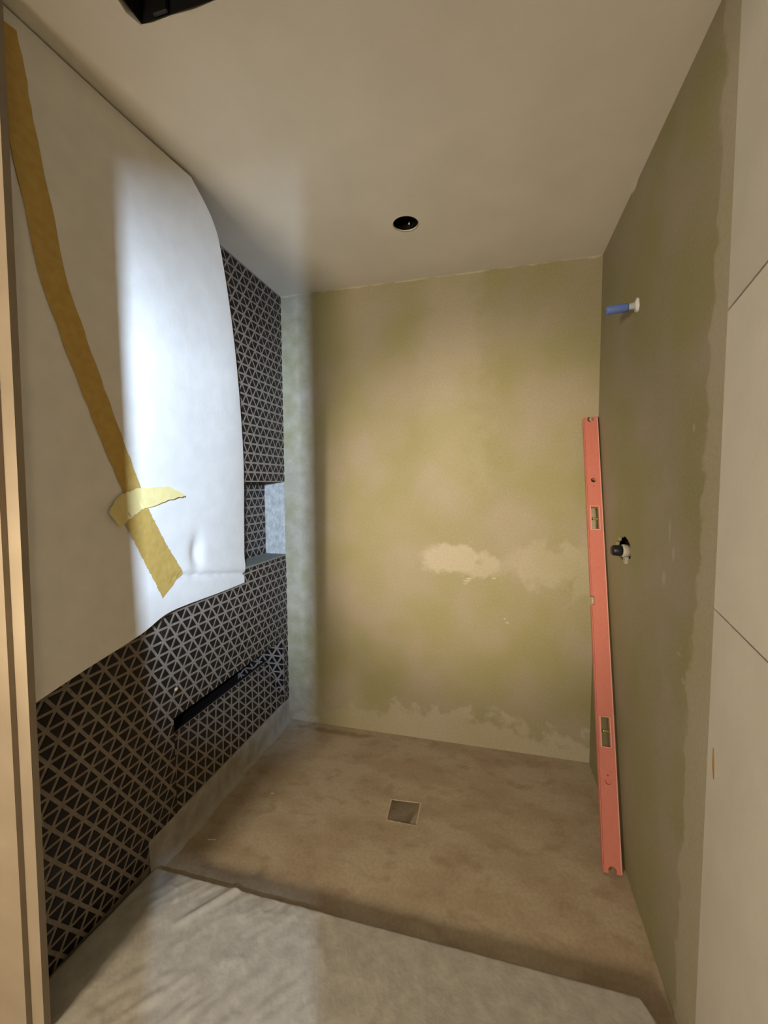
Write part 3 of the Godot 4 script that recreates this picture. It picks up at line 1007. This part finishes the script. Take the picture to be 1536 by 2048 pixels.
func small_things() -> void:
	# a crumb of plaster on the mosaic
	var rng := RandomNumberGenerator.new()
	rng.seed = 5
	var s := SphereMesh.new()
	s.radius = 0.008
	s.height = 0.016
	s.radial_segments = 10
	s.rings = 6
	var st := SurfaceTool.new()
	st.create_from(s, 0)
	var arr := st.commit_to_arrays()
	var v: PackedVector3Array = arr[Mesh.ARRAY_VERTEX]
	var lumps := noise_of(121, 90.0, 2)
	for i in v.size():
		v[i] *= 1.0 + 0.6 * lumps.get_noise_3dv(v[i])
		v[i] *= Vector3(0.5, 0.75, 1.2)
	arr[Mesh.ARRAY_VERTEX] = v
	var lump := ArrayMesh.new()
	lump.add_surface_from_arrays(Mesh.PRIMITIVE_TRIANGLES, arr)
	var crumb := put("plaster_crumb", lump, plain(Color(0.82, 0.74, 0.58), 0.9))
	crumb.position = Vector3(0.005, 0.616, 0.905)
	tag(crumb, "small pale crumb of plaster stuck on the mosaic just above the wall slot", "plaster crumb")
	# thin white slivers lying on the pan
	for e: Array in [[Vector3(0.111, 0.0012, 0.867), 0.034, 0.24, "brightest white sliver on the shower pan, near the sheet's left corner"], [Vector3(0.215, 0.0012, 0.580), 0.016, 0.24, "small pale sliver on the shower pan between the drain and the mosaic wall"]]:
		var l: float = e[1]
		var o := put("sliver", box_mesh(Vector3(-l / 2, -0.0008, -0.0017), Vector3(l / 2, 0.0009, 0.0017), 0.0005), plain(Color(0.92, 0.90, 0.86), 0.6))
		o.position = e[0]
		o.rotation.y = e[2]
		tag(o, e[3], "sliver", "slivers on the pan")
	# dried adhesive on the large tile
	var d := Vector3(-0.1886, 0, 0.982)
	var path := PackedVector3Array()
	var radius := PackedFloat32Array()
	for k in 9:
		var t := k / 8.0
		path.append(Vector3(W, 0.826 - 0.062 * t, 1.160) + d * (0.046 + 0.012 * sin(t * 1.9)) + Vector3(-0.0004, 0, 0))
		radius.append(0.0006 + 0.0022 * sin(PI * clampf(t, 0.04, 0.96)))
	tag(put("adhesive_smear", tube(path, radius, 8), plain(Color(0.50, 0.37, 0.12), 0.5)), "thin curved ochre adhesive smear on the lowest white wall tile", "smear")

func added_work_lamp(at: Vector3, energy: float, spot: float, color: Color) -> void:  # added out of view to supply the warm flood and spot light
	var root := thing("added_work_lamp", Vector3(at.x, 0, at.z), "added unseen work lamp on a tripod in the room beyond the doorway", "lamp")
	var dark := plain(Color(0.08, 0.08, 0.08), 0.5)
	put("lamp_head", box_mesh(Vector3(-0.27, at.y - 0.34, 0.004), Vector3(0.27, at.y + 0.27, 0.06), 0.01), dark, root)
	var glow := plain(Color(0.9, 0.85, 0.75), 0.5)
	glow.emission_enabled = true
	glow.emission = color
	glow.emission_energy_multiplier = 1.0
	put("lamp_screen", box_mesh(Vector3(-0.25, at.y - 0.25, 0.0), Vector3(0.25, at.y + 0.25, 0.004)), glow, root)
	put("added_spot_lens", lathe(PackedVector2Array([Vector2(0.0001, 0.006), Vector2(0.02, 0.004), Vector2(0.022, 0.0), Vector2(0.022, -0.004)]), Vector3(0, at.y - 0.30, 0.0), Vector3(0, 0, -1), 20), glow, root)
	put("pole", tube(PackedVector3Array([Vector3(0, 0.45, 0.075), Vector3(0, at.y, 0.075)]), PackedFloat32Array([0.016, 0.014])), dark, root)
	for k in 3:
		var a := TAU * k / 3.0 + 0.5
		put("leg", tube(PackedVector3Array([Vector3(0, 0.62, 0.075), Vector3(0.30 * cos(a), 0.01, 0.075 + 0.30 * sin(a))]), PackedFloat32Array([0.012, 0.010])), dark, root)
	var l := AreaLight3D.new()
	l.name = "lamp_light"
	l.area_size = Vector2(0.50, 0.50)
	l.area_normalize_energy = true
	l.light_color = color
	l.light_energy = energy
	l.area_range = 12.0
	l.area_attenuation = 2.0
	l.shadow_enabled = true
	l.position = Vector3(0, at.y, -0.004)
	root.add_child(l)
	var s := SpotLight3D.new()  # narrow beam added to brighten the middle of the far wall
	s.name = "added_spot_light"
	s.light_color = color
	s.light_energy = spot
	s.light_size = 0.03
	s.spot_range = 12.0
	s.spot_attenuation = 2.0
	s.spot_angle = 15.5
	s.spot_angle_attenuation = 1.0
	s.shadow_enabled = true
	s.position = Vector3(0, at.y - 0.30, -0.03)
	root.add_child(s)
	s.look_at_from_position(s.global_position, Vector3(1.02, 1.22, 0.0))
